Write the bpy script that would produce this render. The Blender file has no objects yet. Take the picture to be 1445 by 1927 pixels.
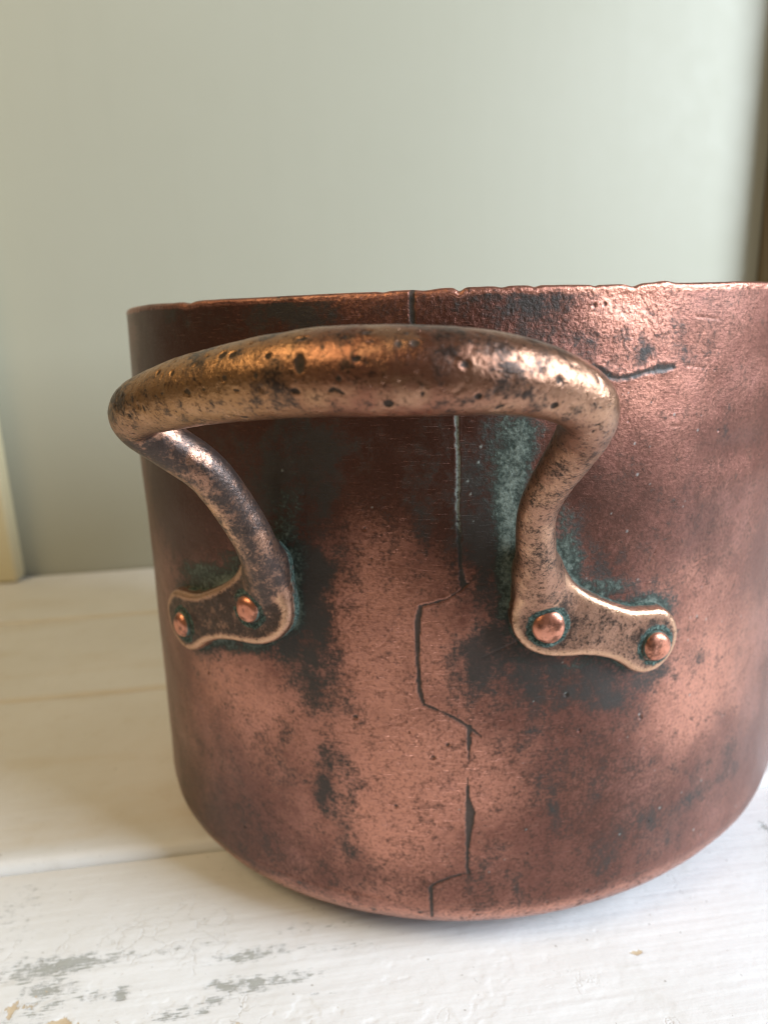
import bpy, math
import numpy as np
from mathutils import Matrix, Vector

# ------------------------------------------------------------------ measurements (mm / degrees on the pot)
DARK = [(-21.46, 134.0, 7.6, 14.8, 1.0), (-23.82, 118.4, 8.2, 8.6, 0.7), (-20.28, 101.9, 5.2, 14.9, 1.2), (-21.06, 87.5, 6.3, 7.7, 1.2), (-19.71, 77.9, 4.6, 6.3, 0.9), (-26.06, 140.3, 11.6, 6.8, 0.6), (-17.58, 138.4, 8.3, 7.9, 0.55), (-11.15, 143.7, 11.7, 5.7, 0.4), (-13.95, 126.7, 5.4, 5.4, 0.35), (-5.2, 134.7, 5.1, 7.7, 0.45), (-3.14, 126.8, 3.8, 7.9, 0.45), (1.15, 140.7, 5.7, 10.0, 0.7), (1.78, 121.2, 5.2, 14.8, 0.8), (1.81, 97.8, 5.7, 10.5, 1.15), (4.12, 87.5, 7.6, 5.6, 1.1), (11.76, 80.2, 13.8, 4.5, 0.8), (20.37, 75.2, 13.6, 4.7, 0.75), (28.03, 75.2, 8.6, 4.9, 0.5), (14.05, 74.7, 9.8, 3.9, 0.4), (-16.6, 46.9, 4.4, 7.6, 0.95), (-17.8, 57.9, 2.8, 4.1, 0.6), (-18.94, 40.8, 3.0, 4.4, 0.5), (-24.52, 51.3, 3.6, 7.8, 0.5), (-25.29, 40.5, 2.8, 5.3, 0.4), (-16.29, 26.6, 4.4, 3.2, 0.6), (-16.86, 16.5, 4.1, 2.7, 0.45), (-16.44, 71.2, 4.6, 3.9, 0.35), (-17.04, 75.7, 3.7, 3.1, 0.4), (-12.98, 72.1, 1.7, 2.2, 0.4), (-21.88, 173.7, 8.5, 2.7, 0.85), (-29.4, 173.0, 10.4, 2.8, 0.5), (-38.05, 174.9, 6.0, 1.9, 0.55), (-16.72, 172.1, 5.2, 2.4, 0.45), (-47.07, 168.3, 16.9, 7.6, 0.35), (-1.45, 174.4, 7.2, 2.5, 0.6), (7.35, 173.9, 9.0, 2.5, 0.75), (2.6, 169.6, 7.4, 2.9, 0.4), (11.87, 164.2, 6.9, 2.6, 0.5), (15.99, 160.3, 5.9, 2.0, 0.6), (21.88, 162.8, 3.0, 2.2, 0.95), (17.83, 165.9, 2.1, 1.9, 0.7), (17.3, 158.9, 1.8, 1.2, 0.7), (26.32, 168.0, 2.5, 5.0, 0.4), (27.75, 159.2, 2.7, 2.6, 0.6), (9.99, 107.8, 4.4, 5.6, 0.4), (15.67, 108.0, 7.0, 5.6, 0.6), (13.34, 116.8, 3.8, 6.9, 0.55), (22.11, 101.9, 9.2, 2.7, 0.55), (23.71, 64.5, 2.7, 2.9, 0.7), (13.86, 63.9, 1.6, 2.2, 0.4), (34.81, 78.1, 3.7, 5.1, 0.4), (10.58, 58.7, 7.8, 9.7, 0.3), (16.11, 46.9, 10.4, 11.8, 0.3), (21.89, 50.7, 4.9, 3.4, 0.5), (18.15, 27.3, 6.5, 5.4, 0.5), (10.86, 35.7, 3.2, 5.1, 0.35), (2.95, 24.2, 6.0, 7.0, 0.4), (8.08, 14.2, 9.6, 3.3, 0.3), (29.76, 32.2, 12.0, 3.6, 0.4), (37.39, 31.7, 13.8, 2.7, 0.55), (45.0, 37.4, 5.6, 7.0, 0.6), (27.64, 19.4, 14.0, 7.3, 0.4), (35.56, 42.1, 5.1, 2.6, 0.5), (-35.74, 35.6, 13.8, 13.8, 0.25), (-40.99, 14.6, 19.3, 8.9, 0.3), (-8.18, 84.9, 4.1, 4.5, 0.25), (6.26, 66.0, 3.7, 6.3, 0.25)]
BROWN = [(-26.23, 136.2, 26.6, 18.1, 1.0), (-37.89, 131.0, 23.0, 18.6, 0.6), (-8.74, 142.4, 18.9, 11.5, 0.85), (-2.2, 130.7, 7.6, 11.6, 0.5), (2.08, 130.4, 7.8, 17.0, 0.8), (-44.6, 150.6, 25.4, 39.4, 0.7), (-29.59, 169.2, 34.8, 7.7, 0.7), (3.78, 169.5, 25.0, 7.0, 0.55), (17.62, 121.4, 12.7, 16.3, 0.65), (10.93, 139.7, 7.0, 11.6, 0.5), (27.66, 140.9, 21.3, 17.8, 0.3), (39.58, 119.6, 22.3, 23.0, 0.2), (28.19, 169.2, 16.6, 7.5, 0.25), (34.4, 106.4, 12.0, 9.3, 0.3), (-45.02, 25.7, 29.5, 31.8, 0.55), (-31.24, 17.6, 29.4, 11.9, 0.5), (15.52, 35.4, 31.4, 21.8, 0.42), (34.77, 33.8, 31.1, 15.1, 0.35), (7.54, 79.5, 17.3, 7.4, 0.4), (37.06, 155.5, 14.7, 34.3, 0.25), (-18.69, 94.9, 8.9, 12.1, 0.5), (11.28, 61.6, 18.8, 12.6, 0.2), (-2.66, 17.7, 23.4, 5.2, 0.25)]  # brown patina; upper right entries paint in the reflected dark room
BRIGHT = [(-10.35, 114.7, 9.2, 15.1, 0.55), (-11.96, 93.3, 8.2, 11.9, 0.6), (-7.14, 59.0, 13.8, 19.3, 0.9), (-11.47, 36.9, 10.2, 15.4, 0.6), (-2.38, 86.5, 6.7, 13.3, 0.4), (-32.65, 73.2, 18.1, 8.7, 0.55), (-29.47, 58.4, 12.2, 10.6, 0.4), (19.29, 170.9, 9.1, 6.0, 0.7), (16.36, 174.6, 5.8, 3.5, 0.5), (20.59, 152.4, 11.2, 6.4, 0.45), (28.19, 169.2, 11.1, 7.5, 0.35), (-9.5, 173.3, 7.2, 2.3, 0.55), (7.78, 49.8, 9.1, 9.7, 0.25), (32.26, 61.5, 14.6, 10.3, 0.35), (38.06, 74.7, 15.9, 19.3, 0.75), (3.56, 55.5, 7.2, 9.6, 0.4), (-13.24, 13.7, 30.8, 2.9, 0.3), (8.12, 9.8, 32.1, 1.8, 0.4), (28.29, 104.2, 6.3, 4.5, 0.4)]  # polished zones; the large lower right one paints in the window's reflection
GREEN = [(4.83, 140.4, 3.9, 6.9, 0.85), (6.06, 144.0, 2.6, 3.1, 0.5), (4.57, 130.1, 2.9, 6.6, 0.95), (4.3, 121.0, 2.4, 6.1, 0.8), (3.69, 112.9, 1.9, 5.4, 0.8), (3.41, 103.3, 1.3, 7.0, 0.6), (6.97, 147.7, 5.2, 2.5, 0.35), (11.2, 120.0, 2.9, 5.4, 0.8), (13.08, 111.4, 3.6, 3.3, 0.85), (17.26, 104.1, 6.6, 1.8, 0.9), (23.48, 99.2, 6.5, 1.5, 0.7), (27.22, 95.6, 2.9, 2.1, 0.6), (-35.11, 104.3, 10.7, 2.9, 0.8), (-38.79, 101.8, 8.3, 2.4, 0.5), (-30.78, 110.6, 4.0, 2.2, 0.5), (-33.1, 84.2, 11.3, 1.7, 0.85), (-28.26, 87.3, 5.7, 1.6, 0.5), (-21.25, 106.0, 1.6, 10.2, 0.55), (-21.9, 120.2, 3.1, 9.9, 0.45), (-22.68, 129.8, 4.6, 9.8, 0.3), (14.65, 83.3, 9.5, 1.2, 0.6), (5.45, 87.2, 2.2, 2.0, 0.4), (0.85, 136.9, 3.2, 7.6, 0.2)]
SEAM = [[(-6.28, 177.5, 1.22), (-6.38, 173.7, 1.43), (-6.24, 170.0, 1.03), (-6.1, 166.7, 0.82), (-4.96, 164.8, 0.41)], [(-4.96, 164.8, 0.41), (-2.94, 163.2, 0.41), (-1.73, 161.7, 0.52), (-1.63, 156.9, 0.84)], [(-1.63, 156.9, 0.73), (-1.6, 149.0, 0.74), (-1.5, 140.9, 0.85), (-1.46, 134.5, 0.86), (-1.55, 126.7, 0.98), (-1.39, 118.8, 0.99), (-1.28, 113.3, 0.89), (-0.98, 107.8, 1.79)], [(-0.42, 108.1, 0.34), (-1.3, 106.2, 0.34), (-2.94, 104.0, 0.33), (-4.52, 103.1, 0.45), (-5.78, 102.4, 0.79)], [(-6.03, 101.9, 1.35), (-6.38, 98.1, 1.58), (-6.5, 92.3, 1.25), (-6.44, 85.0, 1.03), (-6.36, 79.1, 1.38), (-5.88, 75.0, 0.93)], [(-5.88, 75.0, 0.93), (-4.07, 73.4, 0.58), (-2.44, 71.6, 0.7), (-0.74, 69.2, 1.06), (1.18, 65.8, 0.36)], [(-0.35, 68.7, 1.41), (-0.29, 63.8, 1.06), (-0.43, 57.5, 0.12)], [(-0.51, 53.7, 0.24), (-0.52, 47.9, 1.08), (-0.18, 43.0, 2.67), (-0.32, 39.7, 2.19), (-0.54, 33.1, 1.1), (-0.62, 26.3, 0.74), (-0.48, 24.2, 1.24)], [(-0.55, 24.2, 0.5), (-2.64, 22.9, 0.37), (-4.72, 20.7, 0.49), (-5.29, 19.6, 0.74)], [(-5.36, 18.9, 1.11), (-5.33, 14.0, 1.0), (-5.37, 8.1, 0.75)]]
PALE = [(-1.6365273508050822, 154.4755846270665), (-1.2798400905850347, 113.3478971283804)]
FOLD = [[(14.63, 159.2, 0.97), (16.21, 157.0, 1.26), (17.87, 156.2, 0.91), (19.71, 156.5, 0.81), (21.59, 157.3, 0.68), (22.6, 157.7, 1.27), (24.37, 158.0, 1.75), (25.71, 158.1, 1.06)]]
SCRATCH = [[(22.06, 103.6, 0.37), (27.56, 103.7, 0.26)], [(27.56, 103.7, 0.43), (31.22, 105.5, 0.28)], [(32.25, 105.7, 0.49), (35.47, 107.5, 0.31)], [(23.77, 108.6, 0.4), (25.16, 113.9, 0.24)], [(-9.85, 81.1, 0.29), (-6.33, 75.2, 0.17)], [(-5.11, 81.4, 0.29), (-4.42, 88.6, 0.17)], [(-8.37, 67.5, 0.29), (-6.62, 71.6, 0.17)], [(-8.69, 69.0, 0.3), (-7.67, 72.1, 0.18)], [(-10.94, 64.7, 0.3), (-10.28, 63.6, 0.18)], [(-9.46, 65.7, 0.3), (-8.42, 63.2, 0.18)], [(-2.44, 73.1, 0.29), (-1.64, 76.4, 0.17)], [(-13.47, 43.0, 0.31), (-7.91, 48.1, 0.18)], [(-11.38, 43.6, 0.31), (-4.59, 42.7, 0.18)], [(-5.66, 51.9, 0.3), (-3.69, 46.8, 0.18)], [(-12.62, 52.3, 0.31), (-11.25, 52.7, 0.18)], [(29.07, 169.8, 0.41), (33.47, 168.9, 0.27)], [(28.25, 158.1, 0.41), (31.61, 157.2, 0.26)], [(25.85, 146.1, 0.39), (27.09, 145.9, 0.24)], [(25.95, 143.5, 0.39), (27.55, 143.3, 0.25)], [(-19.16, 76.5, 0.33), (-12.16, 81.1, 0.18)], [(-22.03, 80.2, 0.34), (-13.55, 78.1, 0.18)], [(-16.58, 64.8, 0.32), (-8.35, 69.8, 0.18)], [(-21.84, 86.4, 0.34), (-20.85, 82.2, 0.2)], [(-10.69, 91.3, 0.29), (-8.0, 100.9, 0.17)], [(1.17, 87.8, 0.29), (6.75, 92.8, 0.18)], [(-17.22, 34.8, 0.33), (-12.82, 39.9, 0.19)], [(-1.82, 60.7, 0.3), (1.18, 63.7, 0.18)], [(-3.05, 80.6, 0.29), (-0.46, 80.6, 0.17)], [(10.58, 58.7, 0.33), (13.15, 61.0, 0.2)]]
PIT = [(-14.52, 70.0, 1.3), (-9.65, 44.4, 1.1), (-3.0, 63.6, 1.0), (-4.81, 59.9, 1.1), (12.19, 75.7, 1.1), (-12.62, 65.1, 0.6), (-13.72, 94.5, 0.6), (5.87, 170.5, 0.6), (14.35, 173.3, 1.0), (15.7, 173.4, 1.0), (4.36, 172.3, 0.6), (-7.72, 67.1, 0.7), (23.71, 64.5, 1.2), (14.23, 64.6, 1.0), (-13.33, 8.3, 1.6), (-6.9, 9.9, 1.2), (0.13, 11.3, 1.2), (10.38, 11.6, 1.0), (-24.1, 11.8, 1.5), (17.63, 11.6, 1.1)]
DENT = [(39.15, 134.3, 12.5, 4.4, 0.8), (42.89, 146.4, 9.1, 5.8, -0.4), (-13.24, 13.7, 9.2, 2.7, 0.3), (-30.06, 66.5, 16.7, 10.3, 0.4), (18.47, 174.5, 6.0, 2.9, 0.5), (-15.66, 107.1, 8.4, 12.8, 0.4), (7.74, 54.7, 12.0, 12.5, 0.4), (-29.53, 170.5, 10.4, 3.8, 0.5), (-15.44, 173.8, 7.8, 2.4, -0.3), (36.22, 74.1, 16.8, 12.2, 0.5)]
SPECK = [(36.13, 19.5, 1.2), (38.01, 16.0, 1.3), (23.41, 65.5, 0.8), (21.14, 29.1, 0.8), (23.75, 90.9, 0.7), (33.28, 90.0, 1.0), (31.85, 83.6, 0.9), (31.96, 90.1, 0.9), (20.02, 118.1, 0.7), (21.19, 132.4, 0.7), (33.15, 66.0, 1.0), (41.45, 54.1, 1.3), (28.15, 33.3, 0.9), (32.35, 35.6, 1.0), (36.88, 36.1, 1.2), (44.72, 32.6, 1.6), (48.1, 16.9, 1.9), (12.11, 76.1, 0.6), (-11.41, 127.5, 0.5), (-0.37, 133.8, 0.5), (-0.07, 130.6, 0.5), (0.85, 138.2, 0.5), (1.15, 142.0, 0.5), (26.54, 146.4, 0.7), (30.94, 141.7, 0.9), (35.43, 88.1, 1.0), (44.41, 84.4, 1.4), (39.31, 85.5, 1.2), (2.24, 24.3, 0.6), (22.03, 104.8, 0.7), (-22.47, 135.9, 0.6), (20.57, 140.2, 0.6)]
PLATE = [(9.76, 116.22), (11.05, 110.88), (12.75, 106.71), (14.91, 103.82), (17.59, 100.97), (19.95, 98.81), (22.39, 98.25), (25.03, 97.72), (26.42, 95.41), (27.55, 91.68), (27.63, 87.44), (26.63, 83.2), (24.82, 80.23), (22.5, 79.3), (20.45, 80.92), (18.99, 83.58), (17.52, 85.45), (15.67, 86.94), (13.48, 87.91), (11.37, 88.06), (9.32, 88.56), (7.69, 89.63), (6.09, 91.63), (4.88, 94.93), (4.31, 98.92), (4.47, 102.76), (5.19, 106.08), (5.23, 109.59), (5.26, 114.27), (7.37, 117.94)]
RIVET = [(-26.73, 99.35), (-39.42, 88.23), (8.89, 97.6), (23.56, 87.85)]
SPINE = [(34.01, 110.0, 101.41, 4.4), (33.47, 114.3, 108.2, 5.2), (33.05, 118.0, 115.27, 4.9), (32.88, 121.5, 122.83, 4.5), (33.65, 125, 130.03, 4.4), (36.96, 130, 137.79, 4.5), (40.92, 136, 145.11, 4.9), (43.23, 142, 151.04, 5.4), (42.86, 147, 155.47, 5.7), (38.0, 152, 158.81, 6.1), (30.3, 158, 161.38, 6.7), (20.34, 163, 162.58, 7.3), (7.21, 165, 162.93, 7.6), (-7.52, 163, 162.29, 7.5), (-22.66, 159, 160.45, 7.1), (-36.62, 154, 157.97, 6.6), (-47.97, 149, 154.99, 6.0), (-51.47, 144.5, 151.21, 5.6), (-47.55, 140, 145.55, 5.3), (-41.17, 135, 138.28, 5.2), (-37.42, 130, 128.17, 5.1), (-34.88, 126.6, 119.19, 5.1), (-34.41, 123.6, 111.93, 5.3), (-35.07, 120.3, 105.64, 5.2), (-37.07, 116.3, 99.0, 4.4)]
BARPIT = [(-27.4, -168.8, 164.6, 0.8, 1.51), (-51.2, -152.6, 166.7, 1.16, 1.05), (-55.2, -150.7, 166.4, 1.19, 0.65), (-43.0, -160.9, 166.1, 0.97, 0.68), (-40.4, -162.4, 166.2, 0.77, 0.57), (-12.9, -170.2, 158.3, 0.95, 0.78), (-54.5, -156.1, 162.8, 0.52, 0.52), (-18.0, -171.4, 165.3, 0.68, 0.43), (-33.3, -166.4, 165.9, 0.37, 0.37), (-50.6, -159.4, 159.7, 1.41, 0.4), (-35.9, -166.3, 162.9, 0.46, 0.37), (-42.0, -163.4, 162.3, 0.57, 0.48), (-0.8, -170.7, 163.8, 0.76, 0.42), (13.8, -162.6, 156.2, 0.64, 0.74), (14.2, -163.8, 160.6, 0.45, 0.54), (-8.7, -170.1, 167.2, 0.6, 0.6), (-16.4, -168.4, 169.3, 0.79, 0.35), (-11.2, -170.3, 167.1, 0.51, 0.34), (-40.2, -160.5, 155.1, 0.59, 0.49), (-28.2, -168.5, 160.3, 0.89, 0.36), (-58.6, -152.8, 163.0, 0.64, 0.43), (-20.6, -171.2, 162.3, 0.43, 0.34), (-27.3, -166.4, 168.3, 0.54, 0.36), (1.2, -169.1, 158.9, 0.6, 0.43)]
TWORN = [(-149.0, -100.3, 9.2, 2.4, 0.8), (-139.7, -100.0, 7.7, 1.6, 0.7), (-146.9, -107.2, 4.5, 1.8, 0.9), (-126.0, -112.2, 1.3, 1.7, 1), (-132.4, -111.5, 5.9, 1.4, 0.4), (-99.6, -113.7, 3.2, 1.5, 1), (-89.5, -115.0, 5.1, 1.5, 0.8), (-80.8, -114.4, 7.4, 1.4, 0.55), (-94.4, -105.1, 6.1, 1.5, 0.8), (-83.9, -104.4, 6.2, 1.1, 0.5), (-113.1, -99.7, 12.5, 1.2, 0.3), (-99.2, -118.4, 2.6, 0.8, 0.9), (-109.9, -120.6, 4.2, 1.3, 0.8), (-103.0, -121.3, 1.1, 0.6, 0.8), (-72.3, -120.7, 2.9, 0.6, 0.4), (-65.6, -106.8, 6.2, 0.9, 0.3), (-147.9, -114.6, 5.7, 3.4, 0.35), (84.7, -80.2, 0.9, 1.8, 1), (-166.3, -77.9, 10.2, 14.4, 0.2), (-71.4, -97.7, 9.6, 2.0, 0.3)]
TCHIP = [(-142.3, -119.6, 3.6, 1.3, 1), (-140.3, -118.4, 1.4, 0.8, 1), (17.6, -121.9, 1.8, 0.7, 1), (9.1, -112.8, 0.8, 0.6, 0.7), (-153.0, -111.5, 4.4, 1.8, 0.6), (-127.4, -120.9, 8.4, 1.9, 0.45), (-154.3, -113.6, 0.6, 2.1, 0.8), (-46.0, -127.6, 1.1, 0.8, 0.6), (-93.0, -126.3, 5.5, 1.5, 0.4)]
CAM = ([0.0, -0.284746, 0.170379], [0.99267, 0.116175, -0.033299], [0.002469, 0.255985, 0.966678], [0.120828, -0.959675, 0.253822])
R, HP, RC, TAPER, EX, EA = 0.12, 0.1778, 0.0140, -0.01788, 0.00539, 0.05918
MMD = 2.094          # mm of pot wall per degree
PHI = math.radians(-8.5)
TA = math.radians(14)      # planks and wall are turned by this much

sc = bpy.context.scene
col = sc.collection

# ------------------------------------------------------------------ camera
cam = bpy.data.cameras.new('camera'); camo = bpy.data.objects.new('camera', cam); col.objects.link(camo)
c_, r_, u_, b_ = [Vector(v) for v in CAM]
camo.matrix_world = Matrix(((r_.x, u_.x, b_.x, c_.x), (r_.y, u_.y, b_.y, c_.y), (r_.z, u_.z, b_.z, c_.z), (0, 0, 0, 1)))
cam.sensor_fit = 'HORIZONTAL'; cam.sensor_width = 26.0; cam.lens = 1345.5/1445*26.0
cam.clip_start = 0.01; cam.clip_end = 50
cam.dof.use_dof = True; cam.dof.focus_distance = 0.152; cam.dof.aperture_fstop = 12.5
sc.camera = camo
# ------------------------------------------------------------------ light: dim warm room, cool window to the right, weak warm lamp to the left
w = bpy.data.worlds.new('World'); sc.world = w; w.use_nodes = True
bg = w.node_tree.nodes['Background']; bg.inputs[0].default_value = (1.0, 0.82, 0.56, 1); bg.inputs[1].default_value = 0.13
def area(name, loc, target, sx, sy, power, colr):
    l = bpy.data.lights.new(name, 'AREA'); l.shape = 'RECTANGLE'; l.size = sx; l.size_y = sy; l.energy = power; l.color = colr
    o = bpy.data.objects.new(name, l); col.objects.link(o); o.location = loc
    d = Vector(target)-Vector(loc); o.rotation_euler = d.to_track_quat('-Z', 'Y').to_euler(); return o
area('window_light', (1.12, -0.34, 0.62), (0, 0, 0.08), 0.70, 0.75, 36, (0.78, 0.885, 1.0))
area('room_lamp', (-0.62, -0.50, 0.90), (0, 0, 0.15), 0.45, 0.45, 4.8, (1.0, 0.76, 0.42))
sc.view_settings.view_transform = 'Standard'; sc.view_settings.look = 'None'
sc.view_settings.exposure = 0; sc.view_settings.gamma = 1
sc.render.engine = 'CYCLES'
sc.cycles.use_denoising = True
sc.cycles.max_bounces = 8
sc.cycles.filter_width = 1.1

# ------------------------------------------------------------------ numpy noise
def _h(i, j, k, s):
    n = (i.astype(np.int64)*374761393 + j.astype(np.int64)*668265263 + k*2147483647 + s*974711) & 0xffffffff
    n = ((n ^ (n >> 13))*1274126177) & 0xffffffff
    n = ((n ^ (n >> 16))*2246822519) & 0xffffffff
    return ((n ^ (n >> 15)) & 0xffffff).astype(np.float32)/16777215.0
def vn2(x, y, s=0):
    i = np.floor(x); j = np.floor(y); fx = x-i; fy = y-j
    fx = fx*fx*(3-2*fx); fy = fy*fy*(3-2*fy)
    a = _h(i, j, 0, s); b = _h(i+1, j, 0, s); c = _h(i, j+1, 0, s); d = _h(i+1, j+1, 0, s)
    return (a*(1-fx)+b*fx)*(1-fy)+(c*(1-fx)+d*fx)*fy
def fbm(x, y, s=0, o=4, g=0.55):
    t = 0; a = 1; n = 0
    for k in range(o):
        t = t+a*vn2(x*2**k+k*17.3, y*2**k+k*9.1, s+k); n += a; a *= g
    return t/n
def vn3(x, y, z, s=0):
    i = np.floor(x); j = np.floor(y); k = np.floor(z); fx = x-i; fy = y-j; fz = z-k
    fx = fx*fx*(3-2*fx); fy = fy*fy*(3-2*fy); fz = fz*fz*(3-2*fz); k = k.astype(np.int64)
    def lay(q):
        a = _h(i, j, q, s); b = _h(i+1, j, q, s); c = _h(i, j+1, q, s); d = _h(i+1, j+1, q, s)
        return (a*(1-fx)+b*fx)*(1-fy)+(c*(1-fx)+d*fx)*fy
    return lay(k)*(1-fz)+lay(k+1)*fz
def fbm3(P, sc_, s=0, o=4, g=0.55):
    t = 0; a = 1; n = 0
    for k in range(o):
        q = P*(sc_*2**k)+k*7.7
        t = t+a*vn3(q[..., 0], q[..., 1], q[..., 2], s+k); n += a; a *= g
    return t/n
def ss(a, b, x):
    t = np.clip((x-a)/(b-a), 0, 1); return t*t*(3-2*t)
def blobs(A, Z, L, kx=MMD):
    t = np.zeros(A.shape, np.float32)
    for a, z, sa, sz, amp in L:
        t += amp*np.exp(-0.5*(((A-a)*kx/max(sa, .3))**2+((Z-z)/max(sz, .3))**2))
    return t
def strokes(A, Z, lines, kx=MMD):
    """signed distance in mm to tapered polylines (negative inside)"""
    best = np.full(A.shape, 9.0, np.float32); X = A*kx
    for L in lines:
        for (a0, z0, w0), (a1, z1, w1) in zip(L[:-1], L[1:]):
            x0, x1 = a0*kx, a1*kx; m = 4
            sel = np.where((X > min(x0, x1)-m) & (X < max(x0, x1)+m) & (Z > min(z0, z1)-m) & (Z < max(z0, z1)+m))
            if not len(sel[0]): continue
            px, pz = X[sel], Z[sel]; dx, dz = x1-x0, z1-z0
            t = np.clip(((px-x0)*dx+(pz-z0)*dz)/(dx*dx+dz*dz+1e-9), 0, 1)
            d = np.hypot(px-x0-t*dx, pz-z0-t*dz)-0.5*(w0+(w1-w0)*t)
            best[sel] = np.minimum(best[sel], d)
    return best
def poly_sdf(X, Z, P):
    """signed distance to a closed polygon, P in mm"""
    d = np.full(X.shape, 1e9, np.float32); ins = np.zeros(X.shape, bool)
    n = len(P)
    for i in range(n):
        x0, z0 = P[i]; x1, z1 = P[(i+1) % n]; dx, dz = x1-x0, z1-z0
        t = np.clip(((X-x0)*dx+(Z-z0)*dz)/(dx*dx+dz*dz+1e-9), 0, 1)
        d = np.minimum(d, np.hypot(X-x0-t*dx, Z-z0-t*dz))
        cr = ((z0 > Z) != (z1 > Z)) & (X < dx*(Z-z0)/(dz+1e-12)+x0)
        ins ^= cr
    return np.where(ins, -d, d)
def smooth_poly(P, n=3):
    for _ in range(n):
        Q = []
        for i in range(len(P)):
            a, b = np.array(P[i]), np.array(P[(i+1) % len(P)]); Q += [0.75*a+0.25*b, 0.25*a+0.75*b]
        P = Q
    return [tuple(q) for q in P]

# ------------------------------------------------------------------ mesh helpers
def mesh(name, V, F, mat, parent=None, smooth=True):
    F = np.asarray(F, np.int32); me = bpy.data.meshes.new(name)
    me.vertices.add(len(V)); me.vertices.foreach_set('co', np.asarray(V, np.float32).ravel())
    k = F.shape[1]
    me.loops.add(F.size); me.loops.foreach_set('vertex_index', F.ravel())
    me.polygons.add(len(F)); me.polygons.foreach_set('loop_start', np.arange(0, F.size, k, dtype=np.int32))
    me.polygons.foreach_set('loop_total', np.full(len(F), k, np.int32))
    me.polygons.foreach_set('use_smooth', np.full(len(F), smooth, bool))
    me.update(calc_edges=True); me.validate()
    o = bpy.data.objects.new(name, me); col.objects.link(o); me.materials.append(mat)
    if parent: o.parent = parent
    return o
def attr(o, name, C4):
    a = o.data.attributes.new(name, 'FLOAT_COLOR', 'POINT'); a.data.foreach_set('color', np.asarray(C4, np.float32).ravel())
def grid_faces(nr, nc, wrap=False):
    r = np.arange(nr-1)[:, None]; c = np.arange(nc if wrap else nc-1)[None]
    a = r*nc+c; b = r*nc+(c+1) % nc
    return np.stack([a, b, b+nc, a+nc], -1).reshape(-1, 4)
def empty(name, loc=(0, 0, 0)):
    o = bpy.data.objects.new(name, None); o.location = loc; o.empty_display_size = 0.02; col.objects.link(o); return o

# ------------------------------------------------------------------ node helpers
class NT:
    def __init__(s, name):
        s.m = bpy.data.materials.new(name); s.m.use_nodes = True; s.t = s.m.node_tree; s.b = s.t.nodes['Principled BSDF']
    def n(s, ty, **kw):
        o = s.t.nodes.new(ty)
        for k, v in kw.items(): setattr(o, k, v)
        return o
    def lk(s, a, b): s.t.links.new(a, b)
    def put(s, sock, v):
        if isinstance(v, bpy.types.NodeSocket): s.lk(v, sock)
        else: sock.default_value = v if not (isinstance(v, tuple) and len(v) == 3) else (*v, 1)
    def math(s, op, a, b=0.0, c=0.0, clamp=False):
        o = s.n('ShaderNodeMath', operation=op, use_clamp=clamp)
        for i, v in enumerate((a, b, c)): s.put(o.inputs[i], v)
        return o.outputs[0]
    def add(s, a, b): return s.math('ADD', a, b)
    def mul(s, a, b): return s.math('MULTIPLY', a, b)
    def step(s, a, lo, hi, to0=0.0, to1=1.0):
        o = s.n('ShaderNodeMapRange', interpolation_type='SMOOTHSTEP')
        s.put(o.inputs[0], a); s.put(o.inputs[1], lo); s.put(o.inputs[2], hi); s.put(o.inputs[3], to0); s.put(o.inputs[4], to1)
        return o.outputs[0]
    def mix(s, f, a, b):
        o = s.n('ShaderNodeMix', data_type='RGBA'); s.put(o.inputs[0], f); s.put(o.inputs[6], a); s.put(o.inputs[7], b); return o.outputs[2]
    def mixf(s, f, a, b):
        o = s.n('ShaderNodeMix', data_type='FLOAT'); s.put(o.inputs[0], f); s.put(o.inputs[2], a); s.put(o.inputs[3], b); return o.outputs[0]
    def co(s, kind='Object', scale=None, rot=(0, 0, 0)):
        o = s.n('ShaderNodeTexCoord').outputs[kind]
        if scale is None: return o
        m = s.n('ShaderNodeMapping'); s.lk(o, m.inputs[0]); m.inputs['Scale'].default_value = scale; m.inputs['Rotation'].default_value = rot; return m.outputs[0]
    def noise(s, scale, detail=4, rough=0.6, co=None, dist=0.0):
        o = s.n('ShaderNodeTexNoise'); o.inputs['Scale'].default_value = scale; o.inputs['Detail'].default_value = detail
        o.inputs['Roughness'].default_value = rough; o.inputs['Distortion'].default_value = dist
        s.lk(co if co is not None else s.co(), o.inputs['Vector']); return o.outputs['Fac']
    def attr(s, name):
        o = s.n('ShaderNodeAttribute', attribute_name=name); q = s.n('ShaderNodeSeparateColor'); s.lk(o.outputs['Color'], q.inputs[0])
        return q.outputs[0], q.outputs[1], q.outputs[2], o.outputs['Alpha']
    def bump(s, h, strength, dist, prev=None):
        o = s.n('ShaderNodeBump'); o.inputs['Strength'].default_value = strength; o.inputs['Distance'].default_value = dist
        s.lk(h, o.inputs['Height'])
        if prev is not None: s.lk(prev, o.inputs['Normal'])
        return o.outputs[0]
    def fin(s, base, metal, rough, normal=None, spec=None):
        s.put(s.b.inputs['Base Color'], base); s.put(s.b.inputs['Metallic'], metal); s.put(s.b.inputs['Roughness'], rough)
        if normal is not None: s.lk(normal, s.b.inputs['Normal'])
        if spec is not None: s.put(s.b.inputs['Specular IOR Level'], spec)
        return s.m

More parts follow.
